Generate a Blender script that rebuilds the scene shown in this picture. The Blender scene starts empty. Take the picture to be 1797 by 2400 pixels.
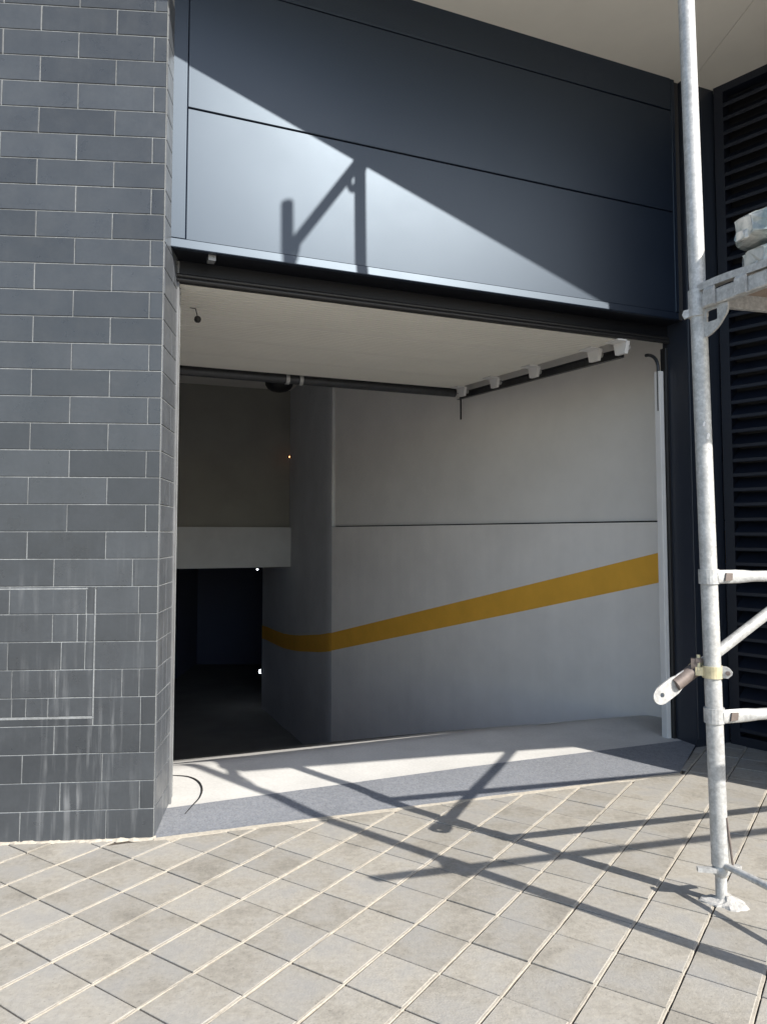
import bpy, math, random
from mathutils import Vector, Matrix
from math import sin, cos, pi, radians, sqrt, atan2

S = bpy.context.scene
random.seed(11)

# ------------------------------------------------------------------ camera, light, exposure
cam_d = bpy.data.cameras.new('camera')
cam = bpy.data.objects.new('camera', cam_d)
S.collection.objects.link(cam)
cam.location = (0, 0, 1.30)
PITCH = 3.4
cam.rotation_euler = (radians(90 + PITCH), 0, 0)
cam_d.sensor_fit = 'VERTICAL'
cam_d.sensor_height = 24
cam_d.sensor_width = 24
cam_d.lens = 17.5
cam_d.shift_y = -((1200 + 1750 * math.tan(radians(PITCH))) - 1252) / 2400
cam_d.clip_end = 400
S.camera = cam

SUN_AZ, SUN_EL = radians(139.5 + 180), radians(36.0)      # direction TO the sun
to_sun = Vector((cos(SUN_AZ) * cos(SUN_EL), sin(SUN_AZ) * cos(SUN_EL), sin(SUN_EL)))
world = bpy.data.worlds.new('World'); S.world = world
world.use_nodes = True
wn = world.node_tree; wn.nodes.clear()
wo = wn.nodes.new('ShaderNodeOutputWorld'); wb = wn.nodes.new('ShaderNodeBackground')
sky = wn.nodes.new('ShaderNodeTexSky'); sky.sky_type = 'NISHITA'; sky.sun_disc = False
sky.sun_elevation = SUN_EL
sky.sun_rotation = atan2(to_sun.x, to_sun.y)
wb.inputs['Strength'].default_value = 0.125
wn.links.new(sky.outputs[0], wb.inputs['Color']); wn.links.new(wb.outputs[0], wo.inputs['Surface'])
sun_d = bpy.data.lights.new('sun', 'SUN'); sun_d.energy = 4.15; sun_d.angle = radians(0.5)
sun_d.color = (1.0, 0.955, 0.885)
sun = bpy.data.objects.new('sun', sun_d); S.collection.objects.link(sun)
sun.rotation_euler = (-to_sun).to_track_quat('-Z', 'Y').to_euler()
sun.location = to_sun * 30
S.view_settings.view_transform = 'Standard'
S.view_settings.look = 'None'
S.view_settings.gamma = 1.0
S.view_settings.use_curve_mapping = False
S.view_settings.exposure = 0.92

# ------------------------------------------------------------------ helpers
def link(o):
    S.collection.objects.link(o)

def thing(name, label, cat, loc=(0, 0, 0), group=None):
    o = bpy.data.objects.new(name, None); link(o)
    o.location = loc; o.empty_display_size = 0.1
    o['label'] = label; o['category'] = cat
    if group: o['group'] = group
    return o

def wloc(o):
    v = Vector(o.location)
    while o.parent is not None:
        o = o.parent; v = v + Vector(o.location)
    return v

class MB:
    """collects world-space geometry and links it as ONE mesh object"""
    def __init__(self):
        self.v = []; self.f = []; self.sm = []
    def add(self, vs, fs, smooth=False):
        n = len(self.v)
        self.v += [Vector(p) for p in vs]
        for f in fs:
            self.f.append([i + n for i in f]); self.sm.append(smooth)
        return self
    def hexa(self, b, t):
        """b, t: four bottom and four top points in the same turn"""
        return self.add(list(b) + list(t), [(3, 2, 1, 0), (4, 5, 6, 7), (0, 1, 5, 4), (1, 2, 6, 5), (2, 3, 7, 6), (3, 0, 4, 7)])
    def box(self, lo, hi):
        x0, y0, z0 = lo; x1, y1, z1 = hi
        return self.hexa([(x0, y0, z0), (x1, y0, z0), (x1, y1, z0), (x0, y1, z0)],
                         [(x0, y0, z1), (x1, y0, z1), (x1, y1, z1), (x0, y1, z1)])
    def obox(self, c, ax, ay, az, sx, sy, sz):
        """box centred at c with axes"""
        c = Vector(c); ax = Vector(ax) * sx / 2; ay = Vector(ay) * sy / 2; az = Vector(az) * sz / 2
        b = [c - ax - ay - az, c + ax - ay - az, c + ax + ay - az, c - ax + ay - az]
        return self.hexa(b, [p + 2 * az for p in b])
    def cbox(self, c, ax, ay, az, sx, sy, sz, ch):
        """box with chamfered edges round its ay faces"""
        c = Vector(c); ax = Vector(ax); ay = Vector(ay); az = Vector(az)
        def ring(y, ix):
            return [c + ay * y + ax * (sx / 2 - ix) * a + az * (sz / 2 - ix) * b for a, b in ((-1, -1), (1, -1), (1, 1), (-1, 1))]
        vs = ring(-sy / 2, ch) + ring(-sy / 2 + ch, 0) + ring(sy / 2 - ch, 0) + ring(sy / 2, ch)
        fs = [(0, 1, 2, 3), (15, 14, 13, 12)]
        for k in range(3):
            for i in range(4):
                j = (i + 1) % 4
                fs.append((k * 4 + j, k * 4 + i, k * 4 + 4 + i, k * 4 + 4 + j))
        return self.add(vs, fs)
    def loft(self, rings, smooth=True, caps=True):
        n = len(rings[0]); vs = [p for r in rings for p in r]; fs = []
        for k in range(len(rings) - 1):
            for i in range(n):
                j = (i + 1) % n
                fs.append((k * n + i, k * n + j, k * n + n + j, k * n + n + i))
        self.add(vs, fs, smooth)
        if caps:
            self.add(rings[0], [tuple(range(n - 1, -1, -1))]); self.add(rings[-1], [tuple(range(n))])
        return self
    def tube(self, pts, r, n=16, smooth=True):
        """tube through points; r number or list"""
        pts = [Vector(p) for p in pts]
        rs = r if isinstance(r, (list, tuple)) else [r] * len(pts)
        rings = []; up = None
        for i, p in enumerate(pts):
            d = (pts[min(i + 1, len(pts) - 1)] - pts[max(i - 1, 0)]).normalized()
            if up is None:
                up = Vector((0, 0, 1)) if abs(d.z) < 0.9 else Vector((1, 0, 0))
            a = d.cross(up).normalized(); b = a.cross(d).normalized(); up = b
            rings.append([p + (a * cos(2 * pi * k / n) + b * sin(2 * pi * k / n)) * rs[i] for k in range(n)])
        return self.loft(rings, smooth)
    def pipe(self, p0, p1, ro, ri, n=20):
        """hollow cylinder"""
        p0 = Vector(p0); p1 = Vector(p1); d = (p1 - p0).normalized()
        up = Vector((0, 0, 1)) if abs(d.z) < 0.9 else Vector((1, 0, 0))
        a = d.cross(up).normalized(); b = a.cross(d)
        R = lambda p, r: [p + (a * cos(2 * pi * k / n) + b * sin(2 * pi * k / n)) * r for k in range(n)]
        rings = [R(p0, ri), R(p0, ro), R(p1, ro), R(p1, ri), R(p0, ri)]
        return self.loft(rings, False, caps=False)
    def prism(self, poly, ext):
        """polygon (list of 3D points) pushed along ext"""
        n = len(poly); e = Vector(ext); p = [Vector(q) for q in poly]
        return self.add(p + [q + e for q in p], [tuple(range(n - 1, -1, -1)), tuple(range(n, 2 * n))] +
                        [(i, (i + 1) % n, n + (i + 1) % n, n + i) for i in range(n)])
    def holed(self, outer, hole, ext):
        """plate whose outer and hole outlines have the same count"""
        n = len(outer); e = Vector(ext)
        o = [Vector(p) for p in outer]; h = [Vector(p) for p in hole]
        vs = o + h + [p + e for p in o] + [p + e for p in h]; fs = []
        for i in range(n):
            j = (i + 1) % n
            fs += [(i, n + i, n + j, j), (2 * n + i, 2 * n + j, 3 * n + j, 3 * n + i),
                   (i, j, 2 * n + j, 2 * n + i), (n + i, 3 * n + i, 3 * n + j, n + j)]
        return self.add(vs, fs)
    def build(self, name, m, parent=None, kind=None, label=None, cat=None, group=None, origin=None):
        me = bpy.data.meshes.new(name)
        base = wloc(parent) if parent is not None else (Vector(origin) if origin else Vector((0, 0, 0)))
        if parent is not None and origin is not None:
            base = Vector(origin)
        me.from_pydata([tuple(p - base) for p in self.v], [], self.f)
        me.polygons.foreach_set('use_smooth', self.sm)
        me.materials.append(m); me.update()
        import bmesh
        bm = bmesh.new(); bm.from_mesh(me)
        bmesh.ops.recalc_face_normals(bm, faces=bm.faces); bm.to_mesh(me); bm.free()
        o = bpy.data.objects.new(name, me); link(o)
        if parent is not None:
            o.parent = parent
            o.location = base - wloc(parent)
        else:
            o.location = base
        if kind: o['kind'] = kind
        if label: o['label'] = label
        if cat: o['category'] = cat
        if group: o['group'] = group
        return o

# ------------------------------------------------------------------ materials
def mat(name, col, rough=0.6, metal=0.0, spec=0.5, emit=None, var=0.0, blotch=0.0, bscale=3.0, fine=0.0, fscale=60.0,
        bump=0.0, bumpscale=80.0, streak=0.0, streakcol=(0.6, 0.6, 0.6), streaktop=1.4, coat=0.0, rvar=0.0, tint=None, speck=0.0, ior=1.5, stint=None, vert=0.0):
    m = bpy.data.materials.new(name); m.use_nodes = True
    nt = m.node_tree; N = nt.nodes; L = nt.links
    p = N['Principled BSDF']
    p.inputs['Roughness'].default_value = rough
    p.inputs['Metallic'].default_value = metal
    p.inputs['Specular IOR Level'].default_value = spec
    p.inputs['IOR'].default_value = ior
    if stint: p.inputs['Specular Tint'].default_value = (*stint, 1)
    p.inputs['Coat Weight'].default_value = coat
    p.inputs['Base Color'].default_value = (*col, 1)
    if emit:
        p.inputs['Emission Color'].default_value = (*emit[0], 1); p.inputs['Emission Strength'].default_value = emit[1]
    geo = N.new('ShaderNodeNewGeometry')
    def noise(scale, detail=4, stretch=None, rough_=0.6):
        t = N.new('ShaderNodeTexNoise'); t.inputs['Scale'].default_value = scale
        t.inputs['Detail'].default_value = detail; t.inputs['Roughness'].default_value = rough_
        if stretch:
            mp = N.new('ShaderNodeMapping'); mp.inputs['Scale'].default_value = stretch
            L.new(geo.outputs['Position'], mp.inputs['Vector']); L.new(mp.outputs[0], t.inputs['Vector'])
        else:
            L.new(geo.outputs['Position'], t.inputs['Vector'])
        return t.outputs['Fac']
    def math_(op, a, b, c=None):
        q = N.new('ShaderNodeMath'); q.operation = op
        for i, s in enumerate((a, b, c)):
            if s is None: continue
            if isinstance(s, (int, float)): q.inputs[i].default_value = s
            else: L.new(s, q.inputs[i])
        return q.outputs[0]
    def mapr(s, a, b, c, d):
        q = N.new('ShaderNodeMapRange'); L.new(s, q.inputs[0])
        for i, v in enumerate((a, b, c, d)): q.inputs[i + 1].default_value = v
        return q.outputs[0]
    factor = None
    def mul(s):
        nonlocal factor
        factor = s if factor is None else math_('MULTIPLY', factor, s)
    if var:
        oi = N.new('ShaderNodeObjectInfo'); mul(mapr(oi.outputs['Random'], 0, 1, 1 - var, 1 + var))
    if blotch: mul(mapr(noise(bscale, 5), 0.3, 0.7, 1 - blotch, 1 + blotch))
    if vert: mul(mapr(noise(1.0, 4, (9, 9, .35)), 0.3, 0.7, 1 - vert, 1 + vert))
    if fine: mul(mapr(noise(fscale, 3), 0.3, 0.7, 1 - fine, 1 + fine))
    if speck:
        mul(mapr(noise(fscale * 2.2, 2), 0.62, 0.72, 1, 1 - speck))
    colsock = None
    if factor is not None:
        mx = N.new('ShaderNodeMix'); mx.data_type = 'RGBA'; mx.blend_type = 'MULTIPLY'; mx.inputs[0].default_value = 1
        mx.inputs[6].default_value = (*col, 1)
        cc = N.new('ShaderNodeCombineColor')
        for i in range(3): L.new(factor, cc.inputs[i])
        L.new(cc.outputs[0], mx.inputs[7]); colsock = mx.outputs[2]
    if tint:
        mx = N.new('ShaderNodeMix'); mx.data_type = 'RGBA'
        L.new(mapr(noise(tint[1], 4), 0.42, 0.66, 0, tint[2]), mx.inputs[0])
        if colsock: L.new(colsock, mx.inputs[6])
        else: mx.inputs[6].default_value = (*col, 1)
        mx.inputs[7].default_value = (*tint[0], 1); colsock = mx.outputs[2]
    if streak:
        sx = N.new('ShaderNodeSeparateXYZ'); L.new(geo.outputs['Position'], sx.inputs[0])
        n1 = mapr(noise(1.0, 4, (34, 34, 2.2)), 0.52, 0.72, 0, 1)
        n2 = mapr(noise(2.3, 3), 0.42, 0.62, 0, 1)
        hz = mapr(sx.outputs[2], 0.25, streaktop, 1, 0.04)
        fac = math_('MULTIPLY', math_('MULTIPLY', n1, n2), math_('MULTIPLY', hz, streak))
        mx = N.new('ShaderNodeMix'); mx.data_type = 'RGBA'; L.new(fac, mx.inputs[0])
        if colsock: L.new(colsock, mx.inputs[6])
        else: mx.inputs[6].default_value = (*col, 1)
        mx.inputs[7].default_value = (*streakcol, 1); colsock = mx.outputs[2]
    if colsock: L.new(colsock, p.inputs['Base Color'])
    if rvar: L.new(mapr(noise(bscale * 2, 4), 0.3, 0.7, rough - rvar, rough + rvar), p.inputs['Roughness'])
    if bump:
        b = N.new('ShaderNodeBump'); b.inputs['Strength'].default_value = bump; b.inputs['Distance'].default_value = 0.004
        L.new(noise(bumpscale, 5), b.inputs['Height']); L.new(b.outputs[0], p.inputs['Normal'])
    return m

M_tile = mat('charcoal_tile', (0.045, 0.050, 0.056), 0.33, var=0.18, blotch=0.10, bscale=5, fine=0.05, bump=0.05, bumpscale=30,
             streak=0.34, streakcol=(0.36, 0.37, 0.38), rvar=0.08)
M_tile2 = mat('polished_tile', (0.075, 0.082, 0.092), 0.36, spec=0.6, var=0.10, blotch=0.10, bscale=6, streak=0.6, streakcol=(0.42, 0.43, 0.44), streaktop=1.8, rvar=0.08)
M_grout = mat('pale_grout', (0.20, 0.21, 0.215), 0.9, blotch=0.35, bscale=4, fine=0.2, fscale=90)
M_paver = mat('sandy_paver', (0.325, 0.300, 0.255), 0.86, var=0.13, blotch=0.25, bscale=5.5, fine=0.13, fscale=48, bump=0.35, bumpscale=120,
              tint=((0.25, 0.245, 0.235), 5.5, 0.7), speck=0.3)
M_mortar = mat('cream_mortar', (0.385, 0.348, 0.288), 0.95, blotch=0.16, bscale=9, fine=0.12, bump=0.5, bumpscale=70)
M_bed = mat('joint_grit', (0.085, 0.07, 0.055), 0.95, fine=0.3, fscale=120)
M_ground = mat('street_paving', (0.38, 0.355, 0.31), 0.9, blotch=0.12, bscale=1.2, fine=0.1, fscale=30)
M_apron = mat('blue_grey_asphalt', (0.178, 0.188, 0.208), 0.85, blotch=0.10, bscale=2.2, fine=0.22, fscale=110, bump=0.7, bumpscale=150,
              tint=((0.25, 0.255, 0.265), 45, 0.5), speck=0.4)
M_concrete = mat('cream_concrete', (0.52, 0.51, 0.485), 0.85, blotch=0.10, bscale=2.6, fine=0.06, fscale=70, bump=0.2, bumpscale=60)
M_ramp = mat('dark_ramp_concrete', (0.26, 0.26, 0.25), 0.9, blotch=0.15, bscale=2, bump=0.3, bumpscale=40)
M_navy = mat('navy_satin_metal', (0.003, 0.007, 0.018), 0.435, spec=0.80, blotch=0.05, bscale=2, rvar=0.012, stint=(0.72, 0.86, 1.0))
M_navy2 = mat('navy_satin_jamb', (0.016, 0.021, 0.032), 0.38, spec=0.7, blotch=0.05, bscale=2)
M_louvre = mat('navy_louvre', (0.008, 0.011, 0.020), 0.45, spec=0.4, var=0.12, blotch=0.1, bscale=8)
M_black = mat('black_rubber', (0.012, 0.012, 0.013), 0.5)
M_dark = mat('dark_steel', (0.06, 0.062, 0.066), 0.45, metal=0.5, blotch=0.2, bscale=10)
M_header = mat('black_gloss_header', (0.005, 0.006, 0.009), 0.45, spec=0.25)
M_core = mat('dark_core', (0.03, 0.03, 0.033), 0.9)
M_soffit = mat('cream_soffit', (0.80, 0.77, 0.69), 0.8, blotch=0.05, bscale=1.5)
M_render = mat('grey_render', (0.42, 0.41, 0.39), 0.9, blotch=0.08, bscale=2)
M_door = mat('cream_door_skin', (0.86, 0.83, 0.74), 0.55, blotch=0.03, bscale=3)
M_wallU = mat('warm_grey_plaster', (0.84, 0.815, 0.765), 0.92, blotch=0.05, bscale=2, bump=0.15, bumpscale=40)
M_wallL = mat('pale_grey_paint', (0.90, 0.865, 0.81), 0.8, blotch=0.05, bscale=2.5, vert=0.016, bump=0.1, bumpscale=40)
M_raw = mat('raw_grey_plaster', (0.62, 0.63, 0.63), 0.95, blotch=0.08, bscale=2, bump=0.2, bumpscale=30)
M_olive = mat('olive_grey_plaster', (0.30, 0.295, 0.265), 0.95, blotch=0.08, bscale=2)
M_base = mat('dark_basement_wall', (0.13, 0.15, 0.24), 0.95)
M_strip = mat('grey_steel_strip', (0.20, 0.205, 0.21), 0.45, metal=0.3, blotch=0.2, bscale=6)
M_yellow = mat('ochre_stripe', (0.93, 0.49, 0.055), 0.75, blotch=0.06, bscale=4)
M_galv = mat('galvanised_tube', (0.50, 0.50, 0.485), 0.5, metal=0.3, blotch=0.14, bscale=18, fine=0.14, fscale=120, bump=0.15, bumpscale=90,
             tint=((0.27, 0.265, 0.26), 55, 0.5))
M_zinc = mat('yellow_zinc', (0.62, 0.55, 0.36), 0.42, metal=0.45, blotch=0.25, bscale=30)
M_rust = mat('dull_brown_steel', (0.16, 0.13, 0.115), 0.6, metal=0.3, blotch=0.3, bscale=30)
M_plaster = mat('white_plaster', (0.40, 0.39, 0.37), 0.95, blotch=0.15, bscale=25, bump=0.8, bumpscale=60, tint=((0.40, 0.38, 0.35), 22, 0.6))
M_ply = mat('brown_ply', (0.30, 0.235, 0.19), 0.8, blotch=0.2, bscale=8)
M_white = mat('white_lacquer', (0.72, 0.71, 0.69), 0.5, blotch=0.04, bscale=5)
M_bag = mat('plaster_filled_plastic', (0.20, 0.25, 0.245), 0.22, spec=0.6, coat=0.8, blotch=0.25, bscale=12, bump=0.5, bumpscale=30,
            tint=((0.60, 0.58, 0.53), 9, 0.9))
M_sunpatch = mat('white_sun_patch', (0.78, 0.78, 0.76), 0.8)  # sunlight on the floor, put into an even white
M_flat_black = mat('flat_black', (0.02, 0.02, 0.02), 0.6)
M_lampw = mat('lit_white_lamp', (0.8, 0.8, 0.8), 0.5, emit=((0.85, 0.92, 1.0), 9.0))
M_lampo = mat('lit_orange_lamp', (0.8, 0.3, 0.1), 0.5, emit=((1.0, 0.32, 0.12), 3.0))

# ------------------------------------------------------------------ frames of reference (metres)
Z3 = Vector((0, 0, 1))
FB = 0.42                                       # facade of the garage: y = 3.85 + FB x
uF = Vector((1, FB, 0)).normalized(); nF = Vector((-uF.y, uF.x, 0))      # along, and into the building
OF = Vector((0, 3.85, 0))
def fp(s, d, z): return OF + uF * s + nF * d + Z3 * z
def sx(x): return x / uF.x                      # facade coordinate of the plane point with this x
def fbox(mb, s0, s1, d0, d1, z0, z1):
    b = [fp(s0, d0, z0), fp(s1, d0, z0), fp(s1, d1, z0), fp(s0, d1, z0)]
    return mb.hexa(b, [p + Z3 * (z1 - z0) for p in b])
GD = 0.17                                       # door plane lies this far behind the fascia
ZLIP, ZDOOR, ZS2, ZS1, ZTOP = 2.645, 2.535, 3.335, 4.0, 4.215
SL, SR = sx(-1.0), 2.02

# ------------------------------------------------------------------ ground and pavement
gb = MB(); gb.add([(-90, -120, -0.03), (90, -120, -0.03), (90, 3.15, -0.03), (-90, 3.15, -0.03)], [(0, 1, 2, 3)])
gb.build('ground', M_ground, kind='structure')
pav = MB()
pav.add([(-3.2, 0.9, -0.008), (4.4, 0.9, -0.008), (4.4, 3.4, -0.008), (3.0, 4.2, -0.008), (2.5, 4.8, -0.008), (1.86, 4.6, -0.008),
         (1.62, 4.16, -0.008), (-0.978, 3.28, -0.008), (-3.2, 3.15, -0.008)], [tuple(range(9))])
pavement = pav.build('pavement', M_bed, kind='structure')
GA = radians(56.3); PS = 0.2015
ea = Vector((cos(GA), sin(GA), 0)); eb = Vector((sin(GA), -cos(GA), 0))
P0 = Vector((0.6125, 2.243, 0))
JA, JB = 0.0125, 0.0058                          # wide light joints along ea, thin dark ones along eb
L1a, L1b = Vector((-0.978, 3.263, 0)), Vector((1.612, 4.142, 0))
def side(p, a, b): return (b.x - a.x) * (p.y - a.y) - (b.y - a.y) * (p.x - a.x)
def clip(poly, a, b, keep):
    out = []
    for i, p in enumerate(poly):
        q = poly[(i + 1) % len(poly)]
        sp, sq = side(p, a, b) * keep, side(q, a, b) * keep
        if sp >= 0: out.append(p)
        if sp * sq < 0: out.append(p + (q - p) * (sp / (sp - sq)))
    return out
def area(poly):
    return abs(sum(poly[i].x * poly[(i + 1) % len(poly)].y - poly[(i + 1) % len(poly)].x * poly[i].y for i in range(len(poly)))) / 2
la, lb = PS - JB, PS - JA
def paver_mesh(poly, name='paver'):
    """flat stone with a small chamfer, around its own centre"""
    n = len(poly); c = sum(poly, Vector((0, 0, 0))) / n
    mb = MB(); ch = 0.0018
    top = [p + (c - p).normalized() * ch * 1.35 for p in poly]
    mb.loft([[p + Z3 * -0.03 for p in poly], [p + Z3 * -ch for p in poly], top], smooth=False)
    return mb
shared = None
cands = []
for i in range(-14, 16):
    for j in range(-16, 16):
        c = P0 + ea * (i * PS + PS / 2) + eb * (j * PS + PS / 2)
        if c.y < 1.45 or c.y > 4.75 or c.x < -2.1 or c.x > 3.3: continue
        if c.x < -1.0 and c.y > 3.42: continue
        # outside the strip the camera looks at (kept a step wider)
        if abs(c.x) > 0.5137 * c.y + 0.42: continue
        cands.append((c.length, i, j, c))
cands.sort(key=lambda t: t[0])
npav = 0
V2a, V2b = Vector((1.600, 4.142, 0)), Vector((1.853, 4.56, 0))
for _, i, j, c in cands:
    poly = [c - ea * la / 2 - eb * lb / 2, c - ea * la / 2 + eb * lb / 2, c + ea * la / 2 + eb * lb / 2, c + ea * la / 2 - eb * lb / 2]
    full = True
    if c.x < -1.06: q = list(poly)
    elif c.x < 1.60:
        q = clip(poly, L1a, L1b, -1)
    else:
        q = clip(poly, V2a, V2b, -1)
    if len(q) < 3 or area(q) < 0.0012: continue
    full = len(q) == 4 and abs(area(q) - la * lb) < 1e-6
    dz = random.uniform(-0.0016, 0.0012)
    if full:
        if shared is None:
            local = [p - c for p in poly]
            o = paver_mesh(local).build('paver', M_paver, pavement); shared = o.data
        else:
            o = bpy.data.objects.new('paver', shared); link(o); o.parent = pavement
        o.location = c + Z3 * dz
    else:
        cc = sum(q, Vector((0, 0, 0))) / len(q)
        o = paver_mesh([p - cc for p in q]).build('paver', M_paver, pavement)
        o.location = cc + Z3 * dz
    o.rotation_euler = (random.uniform(-.004, .004), random.uniform(-.004, .004), random.uniform(-.006, .006))
    npav += 1
# cream mortar standing in the wide joints
for j in range(-15, 16):
    p0 = P0 + eb * (j * PS - 0.0013)
    segs = []
    t = -3.6
    pts = []
    while t < 3.4:
        p = p0 + ea * t
        ok = (side(p, L1a, L1b) < 0 or (p.x > 1.62 and side(p, V2a, V2b) < 0)) and 1.35 < p.y < 4.7 and abs(p.x) < 0.5137 * p.y + 0.45 and not (p.x < -0.98 and p.y > 3.34)
        if ok: pts.append(p)
        t += 0.05
    if len(pts) < 4: continue
    mb = MB(); rings = []
    rr = random.Random(j)
    for p in pts:
        w = 0.0042 + rr.uniform(-0.0016, 0.0014); h = -0.0010 + rr.uniform(-0.0012, 0.0008) - (0.004 if rr.random() < .06 else 0); of = rr.uniform(-0.0011, 0.0011)
        wr = .0026 + of + (w - .0042) * .8
        rings.append([p + eb * -0.0054 + Z3 * -0.02, p + eb * -0.0054 + Z3 * (h - .0002), p + eb * (wr - .0012) + Z3 * h,
                      p + eb * wr + Z3 * (h - .0015), p + eb * wr + Z3 * -0.02])
    mb.loft(rings, smooth=False); mb.build('mortar_joint', M_mortar, pavement)
# pale mortar edge where the pavers meet the apron
mb = MB(); rings = []; rr = random.Random(5); n1 = Vector((-(L1b - L1a).y, (L1b - L1a).x, 0)).normalized()
for k in range(53):
    p = L1a.lerp(L1b, k / 52); w = 0.011 + rr.uniform(-.004, .004)
    rings.append([p - n1 * w + Z3 * -0.02, p - n1 * w + Z3 * 0.001, p + n1 * w * .8 + Z3 * 0.0045, p + n1 * w + Z3 * -0.02])
mb.loft(rings, smooth=False); mb.build('edge_mortar', M_mortar, pavement)

# rough mortar smeared along the foot of the pillar
mb = MB(); rings = []; rr = random.Random(9)
for k in range(60):
    x = -0.975 - 1.3 * k / 59; y = 3.281 + (x + .984) * math.tan(radians(4.9)); w = .016 + rr.uniform(-.008, .012)
    rings.append([Vector((x, y + .01, -.01)), Vector((x, y + .004, .010 + rr.uniform(-.004, .005))), Vector((x, y - w * .5, .004 + rr.uniform(-.0015, .002))), Vector((x, y - w, -.004))])
mb.loft(rings, smooth=False); mb.build('foot_mortar', M_mortar, pavement)

# apron (blue-grey strip) between pavers and door line
mb = MB(); vs = []; fs = []; NX, NY = 40, 5
def gl(x): return OF.y + GD / uF.x + FB * x      # y of the door plane at this x
def zk(x): return 1.0 if x < 0.4 else max(0.35, 1 - 0.42 * (x - 0.4))
for k in range(NX + 1):
    a = L1a.lerp(L1b, k / NX) + n1 * 0.008
    xb = -1.02 + (2.0 + 1.02) * k / NX
    b = Vector((xb, gl(xb) - 0.06, 0))
    for r in range(NY + 1):
        t = r / NY; p = a.lerp(b, t)
        vs.append(p + Z3 * (0.001 + 0.029 * zk(p.x) * (t * t * (3 - 2 * t) * 0.6 + 0.4 * t)))
for k in range(NX):
    for r in range(NY):
        q = k * (NY + 1) + r
        fs.append((q, q + NY + 1, q + NY + 2, q + 1))
mb.add(vs, fs, True); apron = mb.build('apron', M_apron, kind='structure')

# garage floor: sill, crest, then the ramp going down
def crest_s(x, y): return (y - 4.52 - FB * x) * uF.x
def zfloor(x, y):
    s = crest_s(x, y); k = zk(x)
    if s <= 0:
        d = max(0.0, 1 + s / 0.42)
        return (0.030 + 0.017 * d) * k
    r = 0.16
    drop = 0.28 * (s * s / (2 * r) if s < r else s - r / 2)
    return max(0.047 * k - drop, -1.62)
vs = []; fs = []
us = [-3.6 + 6.6 * k / 44 for k in range(45)]
ds = [-0.058, -0.02, 0.05, .15, .25, .33, .38, .41, .44, .47, .50, .54, .58, .63, .7, .8, 1.0, 1.3, 1.8, 2.5, 3.5, 4.5, 5.2, 5.6, 5.9, 6.05, 6.2, 7.5, 10, 14]
for u in us:
    for d in ds:
        p = fp(u, GD + d, 0); vs.append((p.x, p.y, zfloor(p.x, p.y)))
nd = len(ds)
for a in range(len(us) - 1):
    for r in range(nd - 1):
        q = a * nd + r; fs.append((q, q + nd, q + nd + 1, q + 1))
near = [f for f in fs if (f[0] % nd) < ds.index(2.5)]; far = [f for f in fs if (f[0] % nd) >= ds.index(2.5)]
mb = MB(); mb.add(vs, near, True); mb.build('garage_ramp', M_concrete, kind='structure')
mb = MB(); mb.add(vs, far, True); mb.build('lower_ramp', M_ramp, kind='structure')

# ------------------------------------------------------------------ tiled pillar (left)
YAW = radians(4.9)
pu = Vector((cos(YAW), sin(YAW), 0)); pn = Vector((-sin(YAW), cos(YAW), 0))       # along the street, and in
PC = Vector((-0.984, 3.281, 0))                  # front right corner
pillar = thing('tiled_pillar', 'charcoal tiled pillar with pale grout beside the open garage door', 'pillar', PC)
TP = 0.006                                       # tiles stand proud of the grout
mb = MB()
def pb(mb, a0, a1, d0, d1, z0, z1):              # a to the left (negative) along front, d into the building
    b = [PC + pu * a0 + pn * d0, PC + pu * a1 + pn * d0, PC + pu * a1 + pn * d1, PC + pu * a0 + pn * d1]
    return mb.hexa([p + Z3 * z0 for p in b], [p + Z3 * z1 for p in b])
pb(mb, -3.2, -0.0012, -0.0006, 0.42, -0.05, 4.20)
mb.build('grout_core', M_grout, pillar)
tcache = {}
RW, RH0 = 0.1185, 0.126
GJ = 0.0044
def tile(w, h, centre, ax, ay, parent, m, th=0.012):
    key = (round(w, 4), round(h, 4), m.name, th)
    if key not in tcache:
        t = MB(); t.cbox((0, 0, 0), (1, 0, 0), (0, 1, 0), (0, 0, 1), w, th, h, 0.0018)
        o = t.build('tile', m, parent, origin=(0, 0, 0)); tcache[key] = o.data
    else:
        o = bpy.data.objects.new('tile', tcache[key]); link(o); o.parent = parent
    o.location = centre - wloc(parent)
    o.rotation_euler = (random.uniform(-.007, .007), 0, atan2(ax.y, ax.x) + random.uniform(-.0035, .0035))
    return o
def rowz(k):                                      # bottom, top of row k
    return (0.0 if k == 0 else RH0 + RW * (k - 1), RH0 + RW * k)
# hatch let into the wall low on the pillar
HX0, HX1, HZ0, HZ1 = -1.6, -0.262, 0.52, 1.064
hatch = MB()
for (a0, a1, z0, z1) in ((HX1 - .003, HX1 + .002, HZ0 - .004, HZ1 + .003), (-1.4, HX1 + .002, HZ1 - .002, HZ1 + .003), (-0.80, HX1 + .003, HZ0 - .009, HZ0)):
    pb(hatch, a0, a1, -0.0042, 0.02, z0, z1)
hatch_o = hatch.build('access_hatch', M_grout, pillar)
custom = {                                       # joints in metres left of the corner
    9: [0.11], 8: [0.02 + .058, .262, .30, .62], 7: [.072, .262, .30, .335, .44, .80], 6: [.262, .302, .40, .62, .68, .745],
    5: [.072, .145, .262, .42, .60, .67], 4: [.065, .262, .45, .54, .60, .66, .76], 3: [.062, .42, .75], 2: [.22, .55, .88], 1: [.062, .39, .72], 0: [.20, .55, .88]}
MAXL = 1.35
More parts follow.
